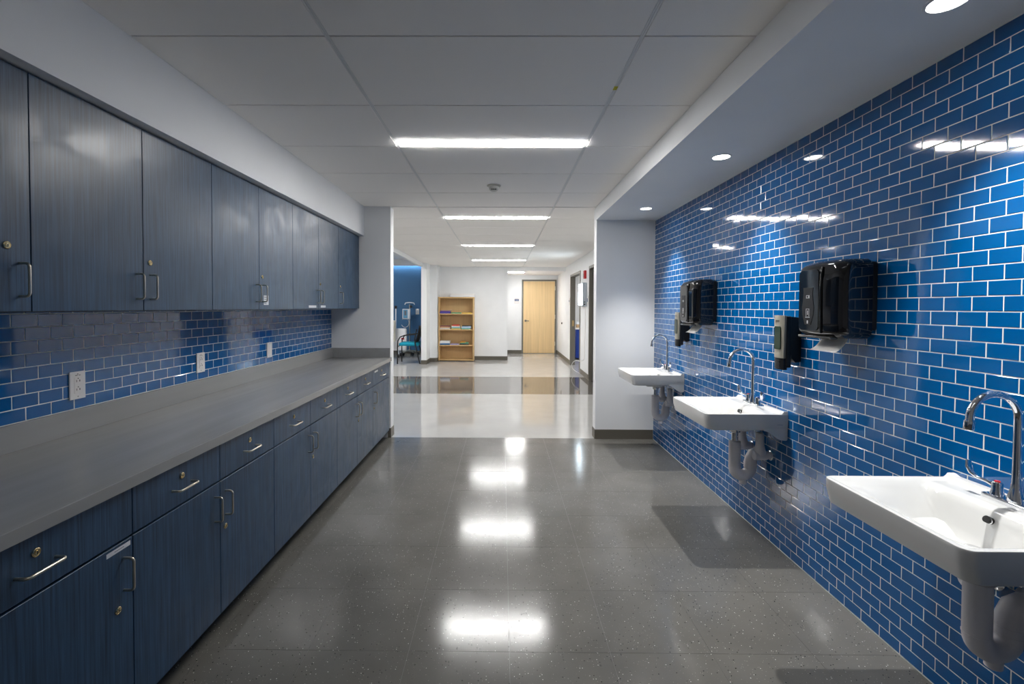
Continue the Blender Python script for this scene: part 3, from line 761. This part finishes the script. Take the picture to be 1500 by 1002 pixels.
# ------------------------------------------------------------------ soap dispensers
LOGO = text_mesh('gojo', .021, 'logo', mat('logo_ink', (.05, .05, .05), .5))
def build_soap(y0, label):
    X = XR - .0015; w_ = .098; z0, z1 = 1.055, 1.346; yc = y0 + w_ / 2
    t = thing('soap_dispenser', (X, yc, z0), label, 'dispenser', 'soap dispensers on the tiles')
    prof = [(X, z0 + .045), (X, z1 - .012), (X - .05, z1 - .006), (X - .055, z1 - .008)] + [(X - .055, z0 + .09)] + [(X - .045 + .0 * q, z0 + .06) for q in range(1)] + [(X - .03, z0 + .040)]
    part('housing', bprism(new_bm(), prof, 'y', y0 + .004, y0 + w_ - .004), BLACKM, t)
    part('cover', bbox(new_bm(), X - .082, X - .050, y0 + .002, y0 + w_ - .002, z0 + .012, z1 - .003, bev=.008, seg=3), BLACKM, t, 40)
    # arched front strip
    def strip_part(nm, za, zb, m, x0, x1, wa, wb):
        bm = new_bm(); pr = []
        n = 10
        A = []
        for q in range(n + 1):
            v = -1 + 2 * q / n
            A.append((v, .010 * (1 - v * v)))
        def ring(z, hw_): return [bm.verts.new((x1 - bul, yc + v * hw_, z)) for v, bul in A] + [bm.verts.new((x0, yc + hw_, z)), bm.verts.new((x0, yc - hw_, z))]
        rs = [ring(za + (zb - za) * i / 6, wa + (wb - wa) * i / 6) for i in range(7)]
        for a, b in zip(rs, rs[1:]):
            k = len(a)
            for j in range(k): bm.faces.new((a[j], a[(j + 1) % k], b[(j + 1) % k], b[j]))
        bm.faces.new(rs[0]); bm.faces.new(list(reversed(rs[-1])))
        return part(nm, bm, m, t, 50)
    fs = strip_part('front_strip', z0 + .062, z1, SOAPF, X - .080, X - .090, .042, .047)
    pb = strip_part('push_bar', z0, z0 + .060, BLACKM, X - .070, X - .089, .040, .042)
    for q in range(5):
        part('grip_ridge', bbox(new_bm(), X - .1008, X - .096, yc - .022, yc + .022, z0 + .010 + q * .009, z0 + .014 + q * .009, bev=.0008), BLACKM, pb)
    # sight window
    W = [(yc - .027, z0 + .115), (yc - .022, z0 + .108), (yc + .022, z0 + .108), (yc + .027, z0 + .115), (yc + .027, z0 + .225), (yc + .022, z0 + .232), (yc - .022, z0 + .232), (yc - .027, z0 + .225)]
    part('sight_window', bprism(new_bm(), W, 'x', X - .1012, X - .090), SOAPW, fs)
    lg = place('logo', LOGO, (X - .1006, yc, z1 - .028), fs, (math.pi / 2, 0, -math.pi / 2))
    part('nozzle', blathe(new_bm(), X - .045, yc, [(.010, z0 + .050), (.009, z0 + .036), (.006, z0 + .032)], 12), mat('grey_nozzle', (.3, .3, .3), .4), t)
build_soap(2.452, 'soap dispenser with taupe front beside the bottle-panel towel dispenser, above the middle sink')
build_soap(3.912, 'soap dispenser with taupe front above the sink by the wing wall')

# ------------------------------------------------------------------ downlights in the soffit
def downlight(y, label):
    x = 1.316
    t = thing('downlight', (x, y, ZS), label, 'downlight', 'recessed downlights over the sinks')
    part('trim_ring', blathe(new_bm(), x, y, [(.058, ZS), (.057, ZS - .003), (.049, ZS - .004), (.047, ZS - .001)], 32), TRIMW, t, 40)
    part('lens', blathe(new_bm(), x, y, [(.0465, ZS - .0005), (.0465, ZS - .0022)], 32), DLENS, t)
    l = bpy.data.lights.new('downlight_lamp', 'SPOT'); l.energy = DOWN; l.color = (1, .985, .96); l.spot_size = math.radians(80); l.spot_blend = 1.0; l.shadow_soft_size = .012
    o = bpy.data.objects.new('downlight_lamp', l); col.objects.link(o); o.parent = t; o.location = (0, 0, -.012)
downlight(1.39, 'recessed round downlight above the sink furthest from the wing wall')
downlight(2.80, 'recessed round downlight above the middle sink')
downlight(4.25, 'recessed round downlight above the sink beside the wing wall')

# ------------------------------------------------------------------ dome camera on the ceiling, sticker on the grid
cx, cy = -.075, 3.98
t = thing('ceiling_sensor', (cx, cy, ZC), 'small white dome camera hanging from a ceiling panel', 'camera')
part('flange', blathe(new_bm(), cx, cy, [(.060, ZC - .0005), (.058, ZC - .008), (.046, ZC - .013)], 28), mat('cream_plastic', (.55, .54, .50), .4), t, 40)
part('dome', blathe(new_bm(), cx, cy, [(.044, ZC - .012), (.042, ZC - .030), (.034, ZC - .042), (.022, ZC - .050), (.004, ZC - .053)], 24), MATS['cream_plastic'], t, 60)
for q in (-.016, 0, .016):
    part('lens_eye', bbox(new_bm(), cx + q - .005, cx + q + .005, cy - .041, cy - .028, ZC - .044, ZC - .036, bev=.002), SLOT, t)
solo('yellow_sticker', bbox(new_bm(), TEE0 + 2 * G - .010, TEE0 + 2 * G + .008, 2.20, 2.235, ZC - .0012, ZC - .0002), YELL, (TEE0 + 2 * G, 2.217, ZC - .001), 'tiny yellow sticker on a ceiling grid bar', 'sticker')

# ------------------------------------------------------------------ maple door in the recess
def door_frame(parent, x0, x1, y, z1, fw=.045, m=FRAME, dpt=.04):
    bm = new_bm(); bbox(bm, x0, x0 + fw, y - dpt, y, 0.002, z1); bbox(bm, x1 - fw, x1, y - dpt, y, 0.002, z1); bbox(bm, x0 + fw, x1 - fw, y - dpt, y, z1 - fw, z1)
    return part('door_frame', bm, m, parent)
d1 = thing('door_1', (1.10, 13.745, 0), 'maple wood door in a taupe metal frame', 'door'); d1['kind'] = 'structure'
door_frame(d1, .585, 1.615, 13.748, 2.205)
lf = part('door_leaf', bbox(new_bm(), .632, 1.568, 13.715, 13.748, .012, 2.155, bev=.002), WOODD, d1)
bm = btube(new_bm(), [(.70, 13.715, .98), (.70, 13.705, .98), (.70, 13.700, .98)], [.033, .033, .02], 18); part('handle_rose', bm, DNICK, lf, 40)
part('lever', btube(new_bm(), [(.70, 13.70, .98), (.70, 13.675, .98), (.715, 13.665, .98), (.80, 13.665, .977)], [.014, .014, .013, .011], 10), DNICK, lf, 50)
for z in (.30, 1.10, 1.95): part('hinge', bbox(new_bm(), 1.563, 1.585, 13.703, 13.716, z - .06, z + .06), STEEL, lf)
t = thing('door_sign', (.435, 13.742, 1.50), 'small white room sign with a blue band beside the maple door', 'sign')
part('sign_plate', bbox(new_bm(), .365, .505, 13.737, 13.749, 1.49, 1.65, bev=.003), PLATE, t)
part('blue_band', bbox(new_bm(), .372, .498, 13.7355, 13.737, 1.565, 1.625), mat('sign_blue', (.02, .06, .20), .5), t)
bm = new_bm()
for q in range(4): bbox(bm, .39 + q * .025, .405 + q * .025, 13.735, 13.7355, 1.585, 1.605)
part('print', bm, WHITEP, t)
solo('wall_switch', bbox(new_bm(), .1402, .148, 12.28, 12.36, 1.36, 1.50, bev=.002), PLATE, (.141, 12.32, 1.36), 'white switch plate on the recess wall corner', 'switch')
# recess light
strip(12.62, 'short ceiling light in the low recess before the maple door', LIGHTR, .16, .60, 2.334, .10)

# ------------------------------------------------------------------ doorways on the right hall wall
def side_frame(parent, y0, y1, m):
    bm = new_bm(); x0, x1 = XH - .014, XH + .104; fw = .05
    bbox(bm, x0, x1, y0, y0 + fw, .002, 2.16); bbox(bm, x0, x1, y1 - fw, y1, .002, 2.16); bbox(bm, x0, x1, y0 + fw, y1 - fw, 2.11, 2.16)
    return part('door_frame', bm, m, parent)
d2 = thing('door_2', (XH, sum(D1) / 2, 0), 'open doorway with a taupe frame beside the lit wall screen', 'door'); d2['kind'] = 'structure'
side_frame(d2, D1[0] + .001, D1[1] - .001, FRAME)
part('strike_plate', bbox(new_bm(), XH + .03, XH + .075, D1[1] - .0525, D1[1] - .0510, .93, 1.07), mat('brass_plate', (.6, .42, .2), .35, 1.0), d2)
d3 = thing('door_3', (XH, sum(D2) / 2, 0), 'dark grey door in a taupe frame in the hall wall', 'door'); d3['kind'] = 'structure'
side_frame(d3, D2[0] + .001, D2[1] - .001, FRAME)
lf = part('door_leaf', bbox(new_bm(), XH + .045, XH + .09, D2[0] + .053, D2[1] - .053, .012, 2.107), DDOOR, d3)
part('lever', btube(new_bm(), [(XH + .045, D2[0] + .15, .98), (XH + .02, D2[0] + .15, .98), (XH + .012, D2[0] + .165, .98), (XH + .012, D2[0] + .26, .98)], .010, 10), STEEL, lf, 50)
# side-room contents seen through the doorway
t = thing('blue_cabinet', (2.55, 12.6, 0), 'cobalt blue cabinet under a white top seen through the doorway', 'cabinet')
part('body', bbox(new_bm(), 1.96, 3.3, 12.2, 12.9, .04, .80), NAVYC, t)
part('door', bbox(new_bm(), 1.965, 2.55, 12.185, 12.2, .06, .78, bev=.002), NAVYC, t)
part('door', bbox(new_bm(), 2.56, 3.29, 12.185, 12.2, .06, .78, bev=.002), NAVYC, t)
part('worktop', bbox(new_bm(), 1.94, 3.32, 12.16, 12.92, .80, .84, bev=.003), PLATE, t)
part('plinth', bbox(new_bm(), 1.98, 3.28, 12.24, 12.9, .001, .04), TOE, t)
t = thing('glove_box', (2.10, 12.40, .841), 'small tan and white box on the cobalt cabinet', 'box')
part('carton', bbox(new_bm(), 2.0, 2.22, 12.32, 12.5, .8405, .93, bev=.003), mat('tan_carton', (.5, .33, .18), .6), t)
part('lid', bbox(new_bm(), 1.995, 2.225, 12.315, 12.505, .93, 1.0, bev=.003), MEDW, t)

# wall things near the doorways
t = thing('lit_wall_screen', (XH, 9.22, 1.40), 'glowing white box screen mounted on the hall wall', 'screen')
part('housing', bbox(new_bm(), XH - .085, XH - .001, 8.98, 9.46, 1.40, 1.87, bev=.012, seg=3), SILVER, t, 40)
part('display', bbox(new_bm(), XH - .0875, XH - .084, 9.0, 9.44, 1.43, 1.85), SCREEN, t)
part('picture', bbox(new_bm(), XH - .0882, XH - .0875, 9.20, 9.36, 1.68, 1.80), SCRIMG, t)
part('control', bbox(new_bm(), XH - .055, XH - .03, 8.9775, 8.9805, 1.43, 1.46), SLOT, t)
part('socket', bbox(new_bm(), XH - .055, XH - .03, 8.9775, 8.9805, 1.48, 1.50), SLOT, t)
pts = [(XH - .02, 9.02, 1.40), (XH - .016, 9.03, 1.0), (XH - .022, 9.06, .6), (XH - .018, 9.10, .38), (XH - .05, 9.3, .30), (XH - .12, 9.6, .27), (XH - .17, 9.72, .18), (XH - .15, 9.72, .09), (XH - .08, 9.70, .03), (XH - .03, 9.6, .012)]
sp = []
for i in range(len(pts) - 1):
    for q in range(5):
        s = q / 5; p0 = Vector(pts[max(i - 1, 0)]); p1 = Vector(pts[i]); p2 = Vector(pts[i + 1]); p3 = Vector(pts[min(i + 2, len(pts) - 1)])
        sp.append(.5 * ((2 * p1) + (-p0 + p2) * s + (2 * p0 - 5 * p1 + 4 * p2 - p3) * s * s + (-p0 + 3 * p1 - 3 * p2 + p3) * s ** 3))
sp.append(Vector(pts[-1]))
part('power_cord', btube(new_bm(), sp, .006, 8), PLATE, t, 60)
t = thing('fire_alarm', (XH, 9.10, 1.95), 'red fire alarm strobe on the hall wall above the lit screen', 'alarm')
part('housing', bbox(new_bm(), XH - .045, XH - .001, 9.03, 9.16, 1.95, 2.11, bev=.006, seg=2), RED, t)
part('strobe_lens', bbox(new_bm(), XH - .062, XH - .045, 9.07, 9.13, 1.99, 2.06, bev=.004), PLATE, t)
t = thing('thermostat', (XH, 8.86, 1.44), 'small pale wall control between lit screen and dark door', 'switch')
part('plate', bbox(new_bm(), XH - .012, XH - .001, 8.80, 8.90, 1.44, 1.60, bev=.002), PLATE, t)
part('control', bbox(new_bm(), XH - .016, XH - .012, 8.82, 8.88, 1.49, 1.56), mat('sign_blue2', (.08, .14, .26), .4), t)
t = thing('room_plaque', (XH, 11.25, 1.45), 'small white plaque beside the open doorway, towards the maple door', 'sign')
part('plate', bbox(new_bm(), XH - .012, XH - .001, 11.20, 11.32, 1.44, 1.62, bev=.002), PLATE, t)
part('band', bbox(new_bm(), XH - .0135, XH - .012, 11.21, 11.31, 1.52, 1.56), MATS['sign_blue2'], t)
t = thing('door_stop', (XH, 12.6, .95), 'small round metal door stop on the hall wall', 'door stop')
part('base', btube(new_bm(), [(XH - .001, 12.6, .95), (XH - .008, 12.6, .95)], .03, 14), STEEL, t)
part('bumper', btube(new_bm(), [(XH - .008, 12.6, .95), (XH - .03, 12.6, .95)], .02, 14), BLACKM, t)

# ------------------------------------------------------------------ bookcase and books
BX0, BX1, BY0, BY1, BZ = -1.615, -.715, 11.66, 11.98, 1.635
t = thing('bookcase', ((BX0 + BX1) / 2, BY1, 0), 'open maple bookcase with four shelves against the hall wall', 'bookcase')
for x in (BX0, BX1 - .028): part('side_panel', bbox(new_bm(), x, x + .028, BY0, BY1, .015, BZ - .028, bev=.001), WOODB, t)
part('top_panel', bbox(new_bm(), BX0 - .004, BX1 + .004, BY0 - .004, BY1, BZ - .028, BZ, bev=.001), WOODB, t)
part('back_panel', bbox(new_bm(), BX0 + .028, BX1 - .028, BY1 - .01, BY1, .045, BZ - .028), WOODB, t)
SH = [.045, .415, .815, 1.215]
for z in SH: part('shelf', bbox(new_bm(), BX0 + .028, BX1 - .028, BY0 + .004, BY1 - .01, z - .026, z, bev=.001), WOODB, t)
part('plinth', bbox(new_bm(), BX0 + .02, BX1 - .02, BY0 + .03, BY1, .0005, .019), TOE, t)
def book(x0, x1, z, h, rgb, label, d0=.02, pages=True, rz=0.0):
    h *= 1.3
    xc, yc = (x0 + x1) / 2, BY0 + d0 + .10; w_ = x1 - x0; dd = .20
    tt = thing('book', (xc, yc, z), label, 'book', 'books lying on the bookcase shelves'); tt.rotation_euler = (0, 0, rz)
    m = mat('book_cover_%02x%02x%02x' % tuple(int(c * 255) for c in rgb), rgb, .5)
    c_ = min(.004, h * .25)
    bm = new_bm(); e = .0004
    bbox(bm, x0, x1, yc - dd / 2, yc + dd / 2, z + e, z + c_); bbox(bm, x0, x1, yc - dd / 2, yc + dd / 2, z + h - c_, z + h - e); bbox(bm, x0, x1, yc - dd / 2, yc - dd / 2 + .004, z + c_, z + h - c_)
    part('cover', bm, m, tt)
    part('pages', bbox(new_bm(), x0 + .004, x1 - .004, yc - dd / 2 + .004, yc + dd / 2 - .004, z + c_, z + h - c_), MEDW, tt)
    return z + h
x0 = BX0 + .035
z = book(x0 + .0, x0 + .27, SH[3], .036, (.06, .05, .28), 'dark blue book at the bottom of the top-shelf stack')
z = book(x0 + .01, x0 + .26, z, .018, (.10, .03, .22), 'purple book in the middle of the top-shelf stack')
book(x0 + .03, x0 + .28, z, .018, (.50, .33, .18), 'orange and blue book on top of the top-shelf stack')
book(x0 + .29, x0 + .54, SH[3], .020, (.05, .30, .16), 'thin green book lying alone on the top shelf')
book(x0 + .56, x0 + .82, SH[3], .014, (.70, .48, .03), 'thin yellow book lying alone on the top shelf')
z = book(x0, x0 + .26, SH[2], .030, (.62, .58, .56), 'white book at the bottom of the stack with the maroon book')
z = book(x0, x0 + .25, z, .022, (.55, .30, .14), 'orange book under the maroon one on the second shelf')
book(x0 + .01, x0 + .27, z, .016, (.13, .02, .05), 'maroon book on top of its stack on the second shelf')
z = book(x0 + .29, x0 + .53, SH[2], .018, (.60, .44, .08), 'mustard book at the bottom of the middle stack, second shelf')
z = book(x0 + .30, x0 + .52, z, .024, (.16, .40, .40), 'teal book in the middle stack of the second shelf')
z = book(x0 + .30, x0 + .51, z, .020, (.65, .66, .66), 'white book under the red one in the middle stack')
book(x0 + .31, x0 + .50, z, .030, (.62, .10, .06), 'red book topping the middle stack of the second shelf')
z = book(x0 + .55, x0 + .78, SH[2], .020, (.10, .35, .25), 'green book under the pale blue ones, second shelf')
z = book(x0 + .55, x0 + .79, z, .038, (.38, .52, .66), 'pale blue book in the stack under the black one')
book(x0 + .56, x0 + .80, z, .014, (.02, .025, .04), 'thin black book topping its stack on the second shelf')
z = book(x0, x0 + .25, SH[1], .032, (.02, .12, .30), 'navy book under the thick white one, third shelf')
book(x0, x0 + .255, z, .048, (.72, .72, .72), 'thick white book on the third shelf')
book(x0 + .27, x0 + .48, SH[1], .022, (.35, .32, .55), 'lavender book lying alone on the third shelf')
z = book(x0 + .50, x0 + .73, SH[1], .030, (.04, .05, .04), 'black book at the bottom of the orange-topped stack')
z = book(x0 + .52, x0 + .72, z, .016, (.10, .38, .24), 'green book under the orange one, third shelf')
book(x0 + .51, x0 + .65, z, .016, (.70, .30, .03), 'orange book topping its stack on the third shelf')
t = thing('paper_stack', (-1.02, 11.80, BZ), 'flat white paper ream lying on top of the bookcase', 'paper')
part('lower_ream', bbox(new_bm(), -1.33, -.70, 11.69, 11.96, BZ + .0005, BZ + .045, bev=.004), MEDW, t)
part('upper_ream', bbox(new_bm(), -1.31, -.71, 11.70, 11.95, BZ + .0455, BZ + .080, bev=.004), PLATE, t)

# ------------------------------------------------------------------ blue room: chair, pole, bed
CX0, CY0 = -2.52, 11.10   # front leg of the chair, chair looks toward -x
t = thing('visitor_chair', (-2.25, 11.33, 0), 'black-framed armchair with teal seat before the blue wall', 'chair')
part('seat', bbox(new_bm(), -2.50, -2.02, 11.10, 11.56, .43, .51, bev=.03, seg=3), TEAL, t, 50)
for s in (0, 1):
    y = 11.09 + s * .48
    part('front_leg', btube(new_bm(), [(-2.525, y, .012), (-2.525, y, .40), (-2.515, y, .56), (-2.46, y, .65), (-2.36, y, .69), (-2.10, y, .71)], .014, 10), MESHB, t, 60)
    part('rear_leg', btube(new_bm(), [(-1.985, y, .012), (-2.03, y, .20), (-2.09, y, .44), (-2.11, y, .60), (-2.06, y, .84)], .014, 10), MESHB, t, 60)
    for x in (-2.525, -1.985): part('foot', blathe(new_bm(), x, y, [(.017, .0005), (.017, .02)], 10), BLACKM, t)
part('rail', btube(new_bm(), [(-2.525, 11.09, .42), (-2.525, 11.57, .42)], .012, 8), MESHB, t)
part('rail', btube(new_bm(), [(-2.09, 11.09, .44), (-2.09, 11.57, .44)], .012, 8), MESHB, t)
bm = new_bm(); prev = None
for q in range(9):
    s = q / 8; z = .50 + .42 * s; x = -2.10 + .10 * s + .02 * math.sin(s * 3); hw_ = .225 - .03 * s ** 4
    ring = [bm.verts.new((x - .02 * math.cos(v) , 11.33 + hw_ * v / 1.3, z)) for v in [-1.3 + 2.6 * i / 10 for i in range(11)]]
    if prev:
        for j in range(10): bm.faces.new((prev[j], prev[j + 1], ring[j + 1], ring[j]))
    prev = ring
o = part('backrest', bm, MESHB, t, 60); md = o.modifiers.new('thickness', 'SOLIDIFY'); md.thickness = .03; md.offset = 0
# IV pole
px, py = -2.635, 13.10
t = thing('infusion_pole', (px, py, 0), 'wheeled infusion pole with pump in front of the blue wall', 'medical stand')
part('pole', btube(new_bm(), [(px, py, .10), (px, py, 1.45)], .018, 12), STEEL, t, 50)
for q in range(5):
    a = 2 * math.pi * q / 5 + .3; ex, ey = px + .24 * math.cos(a), py + .24 * math.sin(a)
    lg = part('base_leg', btube(new_bm(), [(px, py, .13), (px + .15 * math.cos(a), py + .15 * math.sin(a), .12), (ex, ey, .095)], [.025, .02, .014], 10), STEEL, t, 50)
    part('caster', btube(new_bm(), [(ex - .015 * math.sin(a), ey + .015 * math.cos(a), .042), (ex + .015 * math.sin(a), ey - .015 * math.cos(a), .042)], .041, 14), BLACKM, lg, 40)
part('hook_bar', btube(new_bm(), [(px - .14, py, 1.44), (px - .12, py, 1.49), (px - .04, py, 1.50), (px + .04, py, 1.50), (px + .12, py, 1.49), (px + .14, py, 1.44)], .014, 8), MEDW, t, 60)
part('clamp_knob', bbox(new_bm(), px + .015, px + .07, py - .03, py + .03, 1.35, 1.42, bev=.01, seg=2), BLACKM, t)
pu = part('pump', bbox(new_bm(), px - .18, px + .04, py - .14, py - .02, 1.03, 1.32, bev=.015, seg=2), MEDW, t, 40)
part('pump_face', bbox(new_bm(), px - .155, px - .03, py - .146, py - .14, 1.06, 1.30), mat('pump_blue', (.12, .34, .55), .4), pu)
part('pump_screen', bbox(new_bm(), px - .12, px - .065, py - .15, py - .146, 1.14, 1.27), mat('pump_grey', (.14, .16, .18), .3), pu)
part('tubing', btube(new_bm(), [(px - .05 - .11 * math.cos(a) - .06, py - .10, .93 + .13 * math.sin(a)) for a in [math.pi * (.25 + 1.6 * q / 20) for q in range(21)]], .007, 6), PLATE, t, 60)
# bed end with foot board and rails
BS = .16
t = thing('hospital_bed', (-2.99, 12.45, 0), 'white end of a hospital bed by the infusion pole', 'bed')
part('foot_board', bbox(new_bm(), -3.10 + BS, -2.72 + BS, 12.30, 12.40, .20, .80, bev=.04, seg=3), MEDW, t, 50)
part('red_tag', bbox(new_bm(), -2.86 + BS, -2.78 + BS, 12.297, 12.2995, .50, .55), RED, t)
part('side_rail', bbox(new_bm(), -3.20 + BS, -2.98 + BS, 12.10, 12.20, .45, 1.02, bev=.03, seg=3), mat('bed_cream', (.60, .58, .50), .45), t, 50)
part('rail_grip', btube(new_bm(), [(-3.02 + BS, 12.09, .70), (-3.02 + BS, 12.05, .75), (-3.02 + BS, 12.05, .90), (-3.02 + BS, 12.09, .95)], .014, 8), SILVER, t, 60)
part('mattress', bbox(new_bm(), -4.9 + BS, -3.08 + BS, 12.22, 12.74, .55, .72, bev=.05, seg=3), MEDW, t, 50)
part('bed_frame', bbox(new_bm(), -4.9 + BS, -2.85 + BS, 12.26, 12.72, .36, .50, bev=.01), MEDW, t)
for x in (-2.95 + BS, -4.7 + BS):
    for y in (12.36, 12.68):
        part('bed_leg', btube(new_bm(), [(x, y, .10), (x, y, .36)], .03, 10), SILVER, t)
        part('caster', btube(new_bm(), [(x - .02, y, .056), (x + .02, y, .056)], .055, 16), BLACKM, t, 40)
part('drip_rod', btube(new_bm(), [(-3.02 + BS, 12.36, .5), (-3.02 + BS, 12.36, 1.33)], .014, 10), MEDW, t)
part('drip_hook', bbox(new_bm(), -3.05 + BS, -2.99 + BS, 12.33, 12.39, 1.33, 1.41, bev=.008), BLACKM, t)
t = thing('wall_switch', (-2.47, 13.41, 1.16), 'white double switch plate on the blue wall', 'switch')
part('plate', bbox(new_bm(), -2.52, -2.42, 13.407, 13.4195, 1.16, 1.32, bev=.003), PLATE, t)
part('toggle', bbox(new_bm(), -2.505, -2.475, 13.402, 13.407, 1.20, 1.28, bev=.001), MEDW, t)
part('toggle', bbox(new_bm(), -2.465, -2.435, 13.402, 13.407, 1.20, 1.28, bev=.001), MEDW, t)

# unseen panels added to light the blue and side rooms; wall washer over the blue wall
def fill_panel(x, y, z, sx, sy, e, label):
    t = thing('ceiling_light', (x, y, z), label, 'ceiling light')
    bm = new_bm(); a, b = sx / 2, sy / 2
    for q in ((x - a, x + a, y - b, y - b + .02), (x - a, x + a, y + b - .02, y + b), (x - a, x - a + .02, y - b + .02, y + b - .02), (x + a - .02, x + a, y - b + .02, y + b - .02)): bbox(bm, *q, z - .012, z - .0005)
    part('housing', bm, TRIMW, t)
    part('diffuser', bbox(new_bm(), x - a + .02, x + a - .02, y - b + .02, y + b - .02, z - .008, z - .001), mat('fill_diffuser_%g' % e, (1, 1, 1), emit=(1, .98, .95), estr=e), t)
fill_panel(-3.6, 10.2, 2.74, 1.2, .6, 16, 'added unseen fill panel on the ceiling of the blue room')
fill_panel(-3.6, 6.8, 2.74, 1.2, .6, 9, 'added unseen fill panel on the room ceiling behind the counter wing wall')
fill_panel(2.7, 11.4, 2.5, 1.2, .6, 9, 'added unseen fill panel in the side room with the cobalt cabinet')
t = thing('wall_washer', (-3.5, 13.36, 2.70), 'thin strip light behind the white fascia above the blue wall', 'ceiling light')
part('diffuser', bbox(new_bm(), -5.9, -1.97, 13.345, 13.405, 2.70, 2.7385), mat('washer_glow', (1, 1, 1), emit=(.85, .95, 1), estr=14), t)
